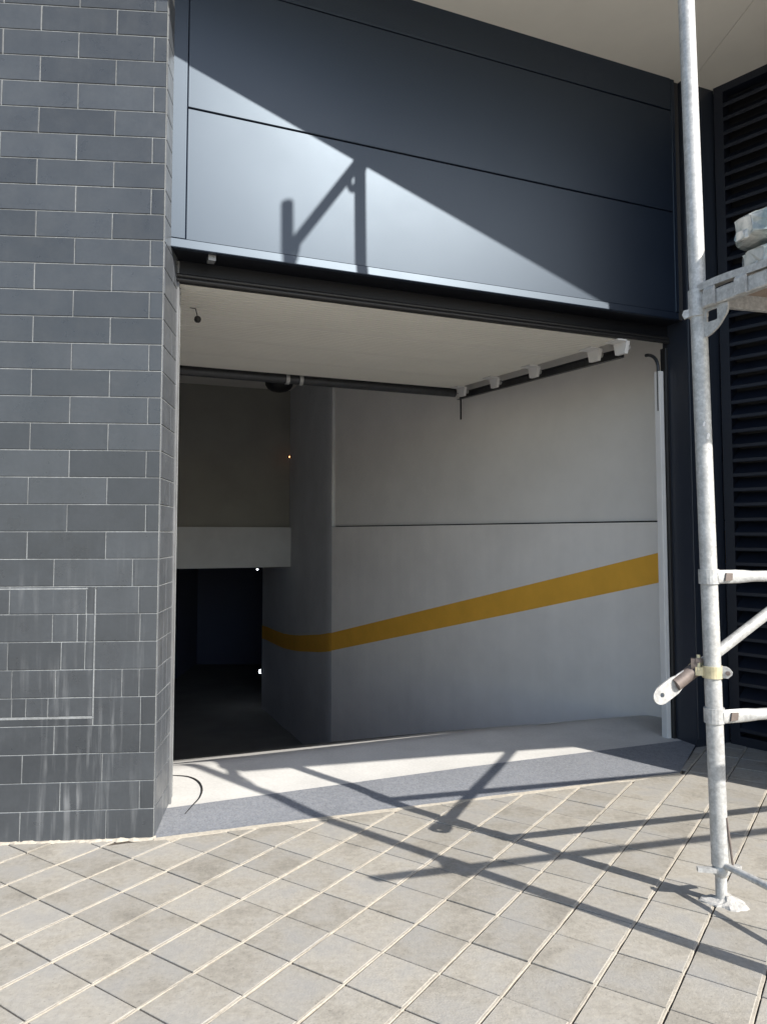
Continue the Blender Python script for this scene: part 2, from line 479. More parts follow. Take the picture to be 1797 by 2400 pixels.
for k in range(0, 32):
    z0, z1 = rowz(k)
    if k in custom: js = list(custom[k])
    else: js = [(0.057 if k % 2 else 0.225) + 0.331 * i for i in range(5)]
    js = [0.0] + [j + random.uniform(-.002, .002) for j in js]
    while js[-1] < MAXL: js.append(js[-1] + 0.331)
    for a, b in zip(js[:-1], js[1:]):
        gap0 = GJ / 2 if a > 0 else 0.0015
        w = (b - GJ / 2) - (a + gap0); h = (z1 - z0) - GJ
        if w < 0.008: continue
        zz0, hh = z0, h
        c = PC + pu * -(a + gap0 + w / 2) + pn * 0.002 + Z3 * ((z0 + z1) / 2)
        inside = (a >= 0.255 and 4 <= k <= 8)
        if inside and k == 4:
            # the course is cut by the bottom edge of the hatch
            hA = z1 - HZ0 - GJ; hB = HZ0 - z0 - GJ - .006
            ca = PC + pu * -(a + gap0 + w / 2) + pn * 0.002 + Z3 * (HZ0 + (z1 - HZ0) / 2)
            tile(w, hA, ca, pu, pn, hatch_o, M_tile)
            continue
        tile(w, h, c, pu, pn, hatch_o if inside else pillar, M_tile)
zb0, _ = rowz(4)
tile(0.62, HZ0 - zb0 - GJ - .008, PC + pu * -(0.265 + .31) + pn * 0.002 + Z3 * (zb0 + (HZ0 - zb0) / 2 - .004), pu, pn, pillar, M_tile)
tile(0.50, HZ0 - zb0 - GJ - .008, PC + pu * -(0.892 + .25) + pn * 0.002 + Z3 * (zb0 + (HZ0 - zb0) / 2 - .004), pu, pn, pillar, M_tile)
# return face, towards the door
RD = 0.315
for k in range(0, 32):
    z0, z1 = rowz(k)
    if k <= 9 and k >= 3: js = [0.012, 0.012 + .10 + .01 * (k % 3), .20 + .012 * (k % 2), RD] if k < 8 else [.012, .16, RD]
    elif z0 > 2.62: js = [0.012, 0.145] if k % 2 else [0.012, 0.145]
    else: js = [0.012, RD] if k % 3 else [0.012, .21, RD]
    for a, b in zip(js[:-1], js[1:]):
        w = b - a - 0.004; h = z1 - z0 - GJ
        c = PC + pn * ((a + b) / 2) + pu * (-0.004) + Z3 * ((z0 + z1) / 2)
        tile(w, h, c, pn, -pu, pillar, M_tile2)
# galvanised edge strip closing the return
mb = MB(); pb(mb, -0.025, 0.010, RD + .001, RD + .022, 0.03, 2.64)
mb.build('edge_strip', M_strip, pillar)

# ------------------------------------------------------------------ metal fascia above the door
fas = thing('metal_fascia', 'navy metal fascia panels above the garage door, half in sunlight', 'fascia', fp(0.4, 0, ZLIP))
mb = MB(); fbox(mb, SL - 0.3, 2.5, 0.022, GD + 0.10, ZLIP + 0.012, 4.6); mb.build('lintel_core', M_core, fas)
SEAM = 0.0065
for z0, z1, s0 in ((ZLIP + 0.046, ZS2, SL + 0.0712), (ZS2 + SEAM, ZS1, SL + 0.0712), (ZS1 + SEAM, ZTOP + .02, SL + 0.0712)):
    c = fp((s0 + SR - .03) / 2, 0.010, (z0 + z1) / 2)
    mb = MB(); mb.cbox(c, uF, nF, Z3, SR - .03 - s0, 0.020, z1 - z0, 0.003); mb.build('panel', M_navy, fas)
mb = MB(); mb.cbox(fp(SL + 0.012, 0.007, (ZLIP + .046 + ZTOP) / 2), uF, nF, Z3, 0.116, 0.024, ZTOP - ZLIP - .046, 0.004); mb.build('left_trim', M_navy, fas)
mb = MB(); mb.cbox(fp(SR - .012, 0.012, (ZLIP + .05 + ZTOP) / 2), uF, nF, Z3, 0.030, 0.024, ZTOP - ZLIP - .05, 0.003); mb.build('right_trim', M_navy, fas)
# folded bottom lip: leans out towards the bottom
mb = MB()
prof = [(-0.009, ZLIP), (-0.011, ZLIP + .004), (-0.0082, ZLIP + .043), (0.02, ZLIP + .045), (0.02, ZLIP)]
mb.prism([fp(SL - .05, d, z) for d, z in prof], uF * (SR - SL + .035)); mb.build('bottom_lip', M_navy, fas)
mb = MB(); fbox(mb, SL - .05, SR + .03, 0.0205, GD - .012, ZLIP + .002, ZLIP + .0115); mb.build('underside_plate', M_header, fas)
mb = MB(); mb.obox(fp(SL + .20, .05, ZLIP - .012), uF, nF, Z3, .035, .05, .028); mb.build('fixing_clip', M_strip, fas)
mb = MB(); fbox(mb, SL - .05, 2.13, GD - .011, GD + .03, ZDOOR + .035, ZLIP + .001); mb.build('door_header', M_header, fas)
for zz, r in ((ZDOOR + .034, .011), (ZDOOR + .013, .012)):
    mb = MB(); mb.tube([fp(SL - .02, GD - .014, zz), fp(2.12, GD - .014, zz)], r, 10); mb.build('rubber_seal', M_black, fas)

# ------------------------------------------------------------------ steel column right of the door
col = thing('steel_column', 'dark navy steel column between garage opening and louvred wall', 'column', fp(2.12, 0, 0))
mb = MB()
A0 = Vector((1.910, 4.652, 0)) - nF * .006; A1 = A0 + uF * 0.275
Bk = Vector((1.846, 4.806, 0))
base = [A0, A1, A1 + nF * 0.5, Vector((2.08, 5.10, 0)), Bk]
mb.prism([p + Z3 * -.06 for p in base], Z3 * (ZTOP + .07)); mb.build('column_casing', M_navy2, col)
# flat cover strip down the front with a fold line
mb = MB(); mb.cbox(A0 + uF * .055 - nF * .003 + Z3 * (ZTOP / 2 + .02), uF, nF, Z3, 0.10, 0.010, ZTOP - .06, 0.002); mb.build('cover_strip', M_navy2, col)

# ------------------------------------------------------------------ louvred wall
lc = Vector((2.163, 4.735, 0)); ld = Vector((cos(radians(-49.5)), sin(radians(-49.5)), 0)); lo = Vector((ld.y, -ld.x, 0))   # lo faces the street side
LW = 1.55
lou = thing('louvred_wall', 'dark navy horizontal louvre wall behind the scaffold pole', 'louvre wall', lc + ld * .7)
mb = MB(); b = [lc - lo * .09, lc + ld * LW - lo * .09, lc + ld * LW - lo * .35, lc - lo * .35]
mb.hexa([p + Z3 * -.06 for p in b], [p + Z3 * 4.3 for p in b]); mb.build('backing_wall', M_black, lou)
mb = MB(); mb.obox(lc + ld * .03 - lo * .035 + Z3 * (ZTOP / 2 - .03), ld, lo, Z3, .06, .085, ZTOP + .06); mb.build('frame_post', M_louvre, lou)
mb = MB(); mb.obox(lc + ld * (LW / 2 + .03) - lo * .035 + Z3 * (ZTOP - .02), ld, lo, Z3, LW - .06, .085, .06); mb.build('top_rail', M_louvre, lou)
mb = MB(); mb.obox(lc + ld * (LW / 2 + .03) - lo * .035 + Z3 * .0, ld, lo, Z3, LW - .06, .085, .11); mb.build('bottom_rail', M_louvre, lou)
slat_data = None
PITCHZ = 0.0925
k = 0
while 0.085 + k * PITCHZ < ZTOP - .10:
    z = 0.085 + k * PITCHZ
    if slat_data is None:
        mb = MB(); o0 = lc + ld * .062
        prof = [(0.006, 0.000), (0.010, 0.004), (0.010, 0.022), (0.006, 0.024), (-0.070, 0.088), (-0.074, 0.084), (-0.002, 0.018)]
        mb.prism([o0 + lo * a + Z3 * zz for a, zz in prof], ld * (LW - .07))
        o = mb.build('slat', M_louvre, lou); slat_data = o.data; l0 = Vector(o.location)
    else:
        o = bpy.data.objects.new('slat', slat_data); link(o); o.parent = lou
    o.location = l0 + Z3 * z
    o.rotation_euler = (random.uniform(-.002, .002), random.uniform(-.002, .002), 0)
    k += 1
# unseen tiled pier added to cast the shade edge at the right
pc2 = Vector((2.567, 3.365, 0))
mb = MB(); b = [pc2, pc2 + pu * 1.3, pc2 + pu * 1.3 + pn * .8, pc2 + pn * .28]
mb.hexa([p + Z3 * -.05 for p in b], [p + Z3 * 4.2 for p in b]); mb.build('shade_pier', M_tile, lou)

# ------------------------------------------------------------------ overhang
can = thing('building_overhang', 'cream soffit of the storey overhanging the garage entrance', 'overhang', (0.8, 3.6, ZTOP))
ce = Vector((1, 0.055, 0)).normalized(); C0 = Vector((-0.285, 2.855, 0)); cn = Vector((-ce.y, ce.x, 0))
def cb(mb, a0, a1, d0, d1, z0, z1):
    b = [C0 + ce * a0 + cn * d0, C0 + ce * a1 + cn * d0, C0 + ce * a1 + cn * d1, C0 + ce * a0 + cn * d1]
    return mb.hexa([p + Z3 * z0 for p in b], [p + Z3 * z1 for p in b])
for a0, a1 in ((-4.0, -.62), (-.617, 2.36), (2.363, 4.6)):
    mb = MB(); cb(mb, a0, a1, 0.002, 3.4, ZTOP, ZTOP + .03); mb.build('soffit_panel', M_soffit, can)
mb = MB(); cb(mb, -4.0, 4.6, 0.0, 15.5, ZTOP + .031, ZTOP + .42); mb.build('floor_slab', M_render, can)
mb = MB(); cb(mb, -4.0, 4.6, 0.02, 15.5, ZTOP + .42, 7.2); mb.build('upper_storey', M_tile, can)
rb = [(2.52, 4.92), (3.35, 3.95), (4.6, 4.0), (4.6, 18), (1.0, 18), (1.0, 8.0)]
mb = MB(); mb.prism([Vector((x, y, -3)) for x, y in rb], Z3 * 7.2); mb.build('rear_block', M_render, can)

# ------------------------------------------------------------------ garage interior
W0 = Vector((2.06, 5.15, 0)); wd = Vector((-.57, .822, 0)).normalized(); wi = Vector((-wd.y, wd.x, 0))  # wi points into the garage (left)
TE = (2.06 + .622) / .57
wall = thing('garage_side_wall', 'pale grey garage side wall with sloping ochre stripe and ledge', 'wall', W0 + wd * 2)
def wb_(mb, t0, t1, o0, o1, zlo, zhi):
    b = [W0 + wd * t0 + wi * o0, W0 + wd * t1 + wi * o0, W0 + wd * t1 + wi * o1, W0 + wd * t0 + wi * o1]
    return mb.hexa([p + Z3 * zlo for p in b], [p + Z3 * zhi for p in b])
ZC = 3.47
mb = MB(); wb_(mb, -.75, TE + .13, -.30, -.045, 1.398, ZC + .1); mb.build('upper_wall', M_wallU, wall)
mb = MB(); wb_(mb, -.75, TE, -.30, 0, -2.2, 1.372)
for_edge = mb.build('lower_wall', M_wallL, wall)
mb = MB(); wb_(mb, -.70, TE, -.044, .004, 1.3725, 1.386); mb.build('ledge_cap', M_wallL, wall)
mb = MB(); wb_(mb, -.70, TE + .12, -.28, -.062, 1.3865, 1.3975); mb.build('contact_shade', M_core, wall)  # dark strip standing in for the contact shade above the ledge
# stripe paint, a thin coat standing on the wall
tz = [(-.6, 1.415), (.182, 1.172), (1.655, .828), (TE - .001, .122)]
mb = MB(); rings = []
for t, z in tz:
    p = W0 + wd * t
    rings.append([p + wi * .0006 + Z3 * z, p + wi * .0026 + Z3 * z, p + wi * .0026 + Z3 * (z - .21), p + wi * .0006 + Z3 * (z - .21)])
mb.loft(rings, smooth=False); mb.build('painted_stripe', M_yellow, wall)

# rounded wall at the turn of the ramp
turn = thing('curved_ramp_wall', 'shadowed curved wall where the ramp turns, ochre stripe continuing round it', 'wall', (-1.1, 9.5, 0))
ctrl = [(-.624, 9.035), (-.655, 9.09), (-.70, 9.20), (-.80, 9.5), (-.98, 10.0), (-1.16, 10.5), (-1.33, 11.0), (-1.52, 11.5), (-1.72, 12.0), (-1.93, 12.5), (-2.05, 12.75), (-2.06, 12.95), (-1.95, 13.6), (-1.8, 15.6)]
def offs(c, o):
    r = []
    for i, (x, y) in enumerate(c):
        a = Vector((*c[max(i - 1, 0)], 0)); b_ = Vector((*c[min(i + 1, len(c) - 1)], 0))
        d = (b_ - a).normalized(); r.append(Vector((x, y, 0)) + Vector((-d.y, d.x, 0)) * o)
    return r
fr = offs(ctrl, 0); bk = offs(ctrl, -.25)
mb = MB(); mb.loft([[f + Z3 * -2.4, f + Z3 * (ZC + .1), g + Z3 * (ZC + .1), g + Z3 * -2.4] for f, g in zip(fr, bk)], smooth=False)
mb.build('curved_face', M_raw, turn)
zs = [.120, .112, .09, .038, -.034, -.107, -.167, -.213, -.229, -.233, -.238, -.24, -.3, -.35]
f1 = offs(ctrl, .0006); f2 = offs(ctrl, .003)
mb = MB(); mb.loft([[a + Z3 * z, b_ + Z3 * z, b_ + Z3 * (z - .22), a + Z3 * (z - .22)] for a, b_, z in zip(f1, f2, zs)], smooth=False)
mb.build('painted_stripe', M_yellow, turn)

# beam and wall closing the upper part over the lower opening
bl, br = Vector((-4.2, 9.99, 0)), Vector((-1.36, 11.12, 0)); bd = (br - bl).normalized(); bn = Vector((-bd.y, bd.x, 0))
BZ0, BZ1 = .815, 1.402
beam = thing('concrete_beam', 'pale horizontal beam across the dark lower garage opening', 'beam', (bl + br) / 2 + Z3 * .815)
mb = MB(); mb.hexa([bl + Z3 * BZ0, br + Z3 * BZ0, br + bn * .5 + Z3 * BZ0, bl + bn * .5 + Z3 * BZ0],
                   [bl + Z3 * BZ1, br + Z3 * BZ1, br + bn * .5 + Z3 * BZ1, bl + bn * .5 + Z3 * BZ1]); mb.build('beam_body', M_raw, beam)
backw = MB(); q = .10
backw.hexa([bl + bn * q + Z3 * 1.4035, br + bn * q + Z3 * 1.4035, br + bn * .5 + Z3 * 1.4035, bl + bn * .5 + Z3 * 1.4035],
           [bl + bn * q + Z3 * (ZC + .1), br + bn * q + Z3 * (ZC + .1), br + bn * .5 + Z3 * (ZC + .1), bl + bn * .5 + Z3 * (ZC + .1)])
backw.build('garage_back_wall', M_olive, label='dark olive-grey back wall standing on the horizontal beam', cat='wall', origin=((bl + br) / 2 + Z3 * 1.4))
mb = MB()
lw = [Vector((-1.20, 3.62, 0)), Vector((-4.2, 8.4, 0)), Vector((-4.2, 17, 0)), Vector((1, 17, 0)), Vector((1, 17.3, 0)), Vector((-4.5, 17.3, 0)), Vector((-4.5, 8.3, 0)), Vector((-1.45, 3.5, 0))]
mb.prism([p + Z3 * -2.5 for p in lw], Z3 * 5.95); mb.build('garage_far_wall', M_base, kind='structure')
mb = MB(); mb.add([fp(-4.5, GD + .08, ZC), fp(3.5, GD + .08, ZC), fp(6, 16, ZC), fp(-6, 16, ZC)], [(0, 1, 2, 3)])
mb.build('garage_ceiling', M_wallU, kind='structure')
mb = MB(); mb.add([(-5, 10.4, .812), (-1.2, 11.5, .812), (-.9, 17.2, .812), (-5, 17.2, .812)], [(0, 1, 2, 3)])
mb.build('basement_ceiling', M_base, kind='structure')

# ------------------------------------------------------------------ sectional door, open overhead
DF = fp(sx(1.60) - .005, GD + .02, ZDOOR)        # front right corner
DL = Vector((0.66, 6.84, 2.645)) - DF            # depth vector of the right edge
dlen = DL.length; dd = DL.normalized()
dwid = 2.95
dn = uF.cross(dd).normalized()
if dn.z < 0: dn = -dn
door = thing('sectional_door', 'cream sectional garage door slid open under the ceiling', 'garage door', DF - uF * dwid / 2)
NP = 4
for i in range(NP):
    a0, a1 = dlen * i / NP + .002, dlen * (i + 1) / NP - .002
    L_ = a1 - a0; prof = [(0, .0)]
    for g in (.12, .20, .28, .36, .44, .52, .60, .68, .76, .84, .92):
        prof += [(L_ * g - .005, 0), (L_ * g - .0045, .014), (L_ * g + .0045, .014), (L_ * g + .005, 0)]
    prof += [(L_, 0), (L_, .04), (0, .04)]
    mb = MB(); mb.prism([DF - uF * dwid + dd * (a0 + a) + dn * h for a, h in prof], uF * dwid); mb.build('door_panel', M_door, door)
mb = MB(); mb.obox(DF - uF * (dwid / 2) + dd * -.012 + dn * .02, uF, dd, dn, dwid, .020, .036); mb.build('bottom_seal', M_black, door)
for k, t in enumerate((.03, .30, 1.03, 1.62, 2.2)):
    p = DF + dd * t
    mb = MB()
    mb.prism([p + uF * .004 - dn * .008 - dd * .065, p + uF * .004 - dn * .008 + dd * .065, p + uF * .004 - dn * .085 + dd * .045, p + uF * .004 - dn * .085 - dd * .045], uF * .026)
    mb.obox(p + uF * -.03 - dn * .006, uF, dd, dn, .07, .13, .010)
    br_ = mb.build('roller_bracket', M_white, door)
    mb = MB(); mb.tube([p + uF * .009 - dn * .036, p + uF * .060 - dn * .036], .008, 8); mb.tube([p + uF * .058 - dn * .036, p + uF * .074 - dn * .036], .020, 12); mb.build('roller', M_galv, br_)
# pull cord and its dark knob
kp = Vector((-1.03, 4.08, 2.49))
mb = MB(); mb.tube([kp + Vector((-.13, .02, .075)), kp + Vector((-.06, .01, .072)), kp + Vector((-.012, 0, .060)), kp + Vector((0, 0, .01))], .0028, 6)
cord = mb.build('pull_cord', M_flat_black, door)
mb = MB(); mb.loft([[kp + Vector((cos(2*pi*i/10)*.020*sin(pi*j/6), sin(2*pi*i/10)*.020*sin(pi*j/6), -.020*cos(pi*j/6))) for i in range(10)] for j in range(1, 6)]); mb.build('knob', M_black, cord)

# track, rear shaft, jamb channels
trk = thing('door_track', 'dark steel overhead track along the right edge of the open door', 'door track', DF + uF * .1)
T0 = DF + uF * .095 - dn * .052 + dd * .12; T1 = DF + uF * .095 - dn * .052 + dd * (dlen + .12)
mb = MB()
for (c0, c1) in (((-.004, -.030), (.000, .030)), ((-.030, .026), (-.004, .030)), ((-.030, -.030), (-.004, -.026))):
    pts = [T0 + uF * a + dn * h for a, h in ((c0[0], c0[1]), (c1[0], c0[1]), (c1[0], c1[1]), (c0[0], c1[1]))]
    mb.prism([p + uF * .02 for p in pts], T1 - T0)
mb.build('rail', M_dark, trk)
mb = MB(); mb.obox(T1 - dd * .02 + uF * .02 + Z3 * -.11, uF, dd, Z3, .006, .022, .22); mb.obox(T1 - dd * .02 + uF * .02 + Z3 * .3, uF, dd, Z3, .006, .03, .6); mb.build('hanger', M_dark, trk)
J = fp(sx(1.797) + .065, GD + .03, 0)
mb = MB(); arc = []
for k in range(9):
    a = pi / 2 * k / 8; arc.append(J + uF * .012 + nF * (.11 - .11 * cos(a)) + Z3 * (2.38 + .11 * sin(a)))
mb.tube([J + uF * .012 + Z3 * 2.1] + arc, .011, 8); mb.build('curved_rail', M_dark, trk)
mb = MB(); mb.cbox(J + uF * .02 + nF * .005 + Z3 * 1.18, uF, nF, Z3, .034, .05, 2.36, .003); mb.build('jamb_channel', M_white, trk)
mb = MB(); mb.cbox(J + uF * .050 - nF * .015 + Z3 * 1.25, uF, nF, Z3, .022, .05, 2.52, .003); mb.build('jamb_seal', M_black, trk)
shaft = thing('door_shaft', 'dark round shaft along the back edge of the open door', 'shaft', T1 - uF * 1.5)
S0 = DF - uF * dwid + dd * (dlen + .06) - dn * .030; S1 = DF + uF * .03 + dd * (dlen + .06) - dn * .030
mb = MB(); mb.tube([S0, S1], .040, 14); mb.build('tube', M_dark, shaft)
for t in (.46, .50):
    mb = MB(); p = S0.lerp(S1, t); mb.pipe(p - uF * .015, p + uF * .015, .047, .0405, 16); mb.build('collar', M_galv, shaft)

# small things inside
dl = Vector((-1.29, 9.15, ZC))
dome = thing('dome_lamp', 'unlit dark dome lamp on the garage ceiling behind the door', 'lamp', dl)
mb = MB(); mb.loft([[dl + Vector((cos(2*pi*i/20)*r, sin(2*pi*i/20)*r, z)) for i in range(20)] for r, z in ((.17, -.15), (.18, -.26), (.17, -.33), (.14, -.375), (.09, -.405), (.03, -.418))]); mb.build('shade', M_black, dome)
mb = MB(); mb.loft([[dl + Vector((cos(2*pi*i/20)*r, sin(2*pi*i/20)*r, z)) for i in range(20)] for r, z in ((.10, 0), (.10, -.014), (.03, -.016), (.03, -.152))]); mb.build('ceiling_plate', M_dark, dome)
def small_lamp(name, label, c, n, r, m, box=True):
    c = Vector(c); n = Vector(n).normalized(); up = Z3 if abs(n.z) < .9 else Vector((1, 0, 0)); a = n.cross(up).normalized()
    t = thing(name, label, 'lamp', c)
    mb = MB(); mb.cbox(c + n * .012, a, n, n.cross(a), r * 2.8, .022, r * 3.2, .003); mb.build('housing', M_dark, t)
    mb = MB(); mb.tube([c + n * .023, c + n * (.023 + r * .6), c + n * (.023 + r)], [r, r * .85, r * .3], 12); mb.build('lens', m, t)
small_lamp('wall_lamp', 'small lit white lamp deep in the dark opening under the beam', (-2.062, 12.86, -1.03), (-1, -.15, 0), .034, M_lampw)
small_lamp('indicator_lamp', 'tiny orange indicator light high on the curved wall', (-1.372, 11.08, 2.45), (-.93, -.35, 0), .014, M_lampo)
small_lamp('spot_lamp', 'tiny white spot lamp under the edge of the beam', (-1.84, 10.96, .815), (0, 0, -1), .014, M_lampw)
px, py = 1.10, 5.20  # flat white plate standing for a sunlit patch on the floor
mb = MB(); rr = random.Random(2); qs = []
for (a, b_) in ((-.095, -.075), (.085, -.085), (.10, .07), (-.08, .085)):
    p = Vector((px, py, 0)) + uF * a + nF * b_; qs.append(Vector((p.x, p.y, zfloor(p.x, p.y) + .004 + rr.uniform(0, .004))))
mb.prism(qs, Z3 * .002); mb.build('sunlit_patch', M_sunpatch, label='patch of sunlight on the shaded garage floor, drawn as a white plate', cat='light_patch', origin=(px, py, zfloor(px, py)))
cp = [(-1.096, 3.97), (-1.014, 3.955), (-.948, 3.895), (-.903, 3.80), (-.886, 3.69), (-.893, 3.585), (-.908, 3.475)]  # thin dark tapering line curving over sill and apron
cpv = [Vector((x, y, 0)) for x, y in cp]; cpts = []
for i in range(len(cpv) - 1):
    p0_, p1_, p2_, p3_ = cpv[max(i - 1, 0)], cpv[i], cpv[i + 1], cpv[min(i + 2, len(cpv) - 1)]
    for q in range(4):
        t = q / 4
        cpts.append(.5 * ((2 * p1_) + (p2_ - p0_) * t + (2 * p0_ - 5 * p1_ + 4 * p2_ - p3_) * t * t + (3 * p1_ - p0_ - 3 * p2_ + p3_) * t ** 3))
def zsurf(x, y):
    if y > gl(x) - .058: return zfloor(x, y)
    ya = L1a.y + (L1b.y - L1a.y) * (x - L1a.x) / (L1b.x - L1a.x)
    t = max(0, min(1, (y - ya) / (gl(x) - .06 - ya))); return .001 + .029 * (t * t * (3 - 2 * t) * .6 + .4 * t)
mb = MB(); n_ = len(cpts); mb.tube([Vector((p.x, p.y, zsurf(p.x, p.y) + .003)) for p in cpts], [.0050 * min(1, .35 + i / n_ * 2, 1.5 - i / n_ * 1.25) for i in range(n_)], 8)
mb.build('floor_line', M_flat_black, label='thin black line curling across the door sill beside the pillar', cat='cable', origin=(-.9, 3.75, .03))

# ------------------------------------------------------------------ scaffold
D = Vector((cos(radians(15)), sin(radians(15)), 0)); DP = Vector((D.y, -D.x, 0))           # along the frame; towards the street
B1 = Vector((1.195, 2.724, 0)); B2 = Vector((1.514, 1.999, 0)); TR = (B2 - B1).normalized()
BAY = D * 2.4
sc = thing('scaffold', 'galvanised tube scaffold standing on the pavers in front of the louvres', 'scaffold', B1)
R = 0.0295
lean = Vector((-0.045, 0, 0)) / 3.3
def at_h(b, h, ln=lean): return b + ln * h + Z3 * h
st1 = MB(); st1.tube([at_h(B1, .13 + (5.6 - .13) * k / 12) for k in range(13)], R, 24); st1.build('standard', M_galv, sc)
mb = MB(); mb.tube([at_h(B2, .13), at_h(B2, 4.80)], R, 16); mb.build('standard', M_galv, sc)
mb = MB(); mb.tube([at_h(B1 + BAY, .13, Vector()), at_h(B1 + BAY, 4.1, Vector())], R, 16); mb.build('standard', M_galv, sc)
mb = MB(); mb.tube([at_h(B2 + BAY, .13, Vector()), at_h(B2 + BAY, 4.8, Vector())], R, 16); mb.build('standard', M_galv, sc)
# screw jacks with their plaster-caked plates
def lump(c, r, seed):
    rr = random.Random(seed); rings = []
    n = 26
    prof = [(1.0, 0.0), (.97, .004), (.84, .008), (.64, .011), (.46, .015), (.36, .022), (.30, .030)]
    ph = [rr.uniform(0, 6.28) for _ in range(4)]
    for f, h in prof:
        ring = []
        for i in range(n):
            a = 2 * pi * i / n
            w = 1 + .16 * sin(2 * a + ph[0]) + .10 * sin(3 * a + ph[1]) + .05 * sin(7 * a + ph[2]) + rr.uniform(-.05, .05)
            ring.append(c + Vector((cos(a) * r * f * w, sin(a) * r * f * w * .85, max(0, h + (rr.uniform(-.002, .002) if h > 0 else 0)))))
        rings.append(ring)
    return MB().loft(rings, smooth=False)
for i, b in enumerate((B1, B2, B1 + BAY, B2 + BAY)):
    mb = MB(); mb.tube([b + Z3 * .01, b + Z3 * .15], .0195, 16); jack = mb.build('jack_stem', M_galv, sc)
    mb = MB(); mb.tube([b + Z3 * .092, b + Z3 * .102, b + Z3 * .118, b + Z3 * .128], [.021, .030, .030, .026], 16)
    mb.obox(b + Vector((-.055, -.01, .117)), Vector((.97, -.15, 0)).normalized(), Vector((.15, .97, 0)).normalized(), Z3, .062, .022, .014)
    mb.obox(b + Vector((.052, .012, .115)), Vector((.97, .2, 0)).normalized(), Vector((-.2, .97, 0)).normalized(), Z3, .05, .020, .012)
    mb.build('wing_nut', M_zinc if i else M_galv, jack)
    lump(b + Vector((.01, -.005, .0005)), .070 if i == 0 else .066, 40 + i).build('base_plate', M_plaster, sc, label='base plate caked in white plaster' if i == 0 else None)
# flat-ended tubes
def flat_tube(p0, p1, r, up, hw=.0245, th=.0055, fl=.075, tl=.07, both=True, n=16):
    p0 = Vector(p0); p1 = Vector(p1); d = (p1 - p0).normalized(); up = Vector(up); a = d.cross(up).normalized(); u = a.cross(d).normalized()
    Lg = (p1 - p0).length
    def ring(t, w, h):
        return [p0 + d * t + u * (h * (abs(sin(q)) ** (.75) * (1 if sin(q) >= 0 else -1))) + a * (w * cos(q)) for q in [2 * pi * k / n for k in range(n)]]
    rings = [ring(0, th, hw * .9), ring(.008, th, hw), ring(fl, th, hw), ring(fl + tl * .5, (th + r) / 2, (hw + r) / 2 + .001), ring(fl + tl, r, r)]
    if both: rings += [ring(Lg - fl - tl, r, r), ring(Lg - fl, th, hw), ring(Lg, th, hw)]
    else: rings += [ring(Lg, r, r)]
    return MB().loft(rings)
def ledger(b, h, z_end=None, front=0.03, label=None):
    p0 = at_h(b, h) + D * .012 + DP * front; p1 = b + BAY + Z3 * h + DP * front - D * .03
    o = flat_tube(p0, p1, .020, Z3).build('ledger', M_galv, sc)
    q = p0 + D * .040 + DP * .006
    mb = MB(); mb.prism([q - D * .016 - Z3 * .015, q + D * .014 - Z3 * .013, q + D * .017 + Z3 * .013, q - D * .010 + Z3 * .014], DP * .006)
    mb.build('wedge_pin', M_rust, o)
    mb = MB(); mb.pipe(at_h(b, h - .026), at_h(b, h + .026), R + .006, R - .001, 20); mb.build('rosette', M_galv, o)
    return o
ledger(B1, 1.147); ledger(B1, .652)
for hz_, sx_, q_ in ((1.70, .004, .9), (1.655, .016, 1.2), (1.615, .022, .8)):
    cdir = Vector((-B1.x, -B1.y, 0)).normalized(); sd = Vector((-cdir.y, cdir.x, 0)); sd = sd if sd.x > 0 else -sd
    pc_ = at_h(B1, hz_); mb = MB(); pts_ = []
    for a, z in ((-.005, -.008), (.001, -.010), (.006, .006), (.002, .011), (-.003, .005)):
        o_ = sx_ + a * q_; pts_.append(pc_ + sd * o_ + cdir * (sqrt(max(0, (R + .0012) ** 2 - o_ ** 2)) - .001) + Z3 * (z * q_))
    mb.prism(pts_, cdir * .0018); mb.build('paint_dab', M_white, sc)
# street-side ledger runs past its standard
p0 = at_h(B2, 1.147) - D * .36 + DP * .03; p1 = B2 + BAY + Z3 * 1.147 + DP * .03
o = flat_tube(p0, p1, .020, Z3).build('ledger', M_galv, sc)
mb = MB(); mb.pipe(at_h(B2, 1.11), at_h(B2, 1.185), R + .008, R - .001, 18); mb.obox(at_h(B2, 1.147) + DP * .03, D, DP, Z3, .085, .06, .075); mb.build('coupler', M_zinc, o)
# low transom near the ground
mb = MB(); mb.tube([at_h(B1, .135) + TR * .02, at_h(B2, .135) - TR * .02], .0125, 10); mb.build('low_transom', M_galv, sc)
mb = MB(); mb.tube([at_h(B1, .125) + Vector((.036, -.022, 0)), at_h(B1, .30) + Vector((.019, -.022, 0))], .0042, 8); mb.build('tie_pin', M_rust, sc)
# diagonal brace, behind the standards, flattened and drilled at its lower end
bz = lambda u: .835 + .60 * u
bo = -DP * .052
b0 = B1 + D * -.115 + bo + Z3 * bz(-.115); b1 = B1 + BAY * .80 + bo + Z3 * bz(2.4 * .80)
bd_ = (b1 - b0).normalized(); bup = D.cross(DP).normalized(); bup = Z3 - bd_ * bd_.dot(Z3); bup.normalize()
brace = flat_tube(b0 - bd_ * .01, b1, .0195, bup, hw=.0275, th=.006, fl=.02, tl=.06, both=False).build('diagonal_brace', M_galv, sc)
mb = MB(); bp = bd_.cross(bup).normalized()
hc = b0 - bd_ * .085; N_ = 32; outer = []; hole = []
for k in range(N_):
    a = 2 * pi * k / N_ + pi / N_; c_, s_ = cos(a), sin(a)
    hole.append(hc + bd_ * (c_ * .0088) + bup * (s_ * .0088) - bp * .0035)
    # outline: rounded end towards -bd_, square cut at +0.085
    if c_ > 0:
        t = min(.085 / c_, .0325 / abs(s_) if abs(s_) > 1e-6 else 9)
    else: t = .0325 * (1 + .12 * c_ * c_)
    outer.append(hc + bd_ * (c_ * t) + bup * (s_ * t) - bp * .0035)
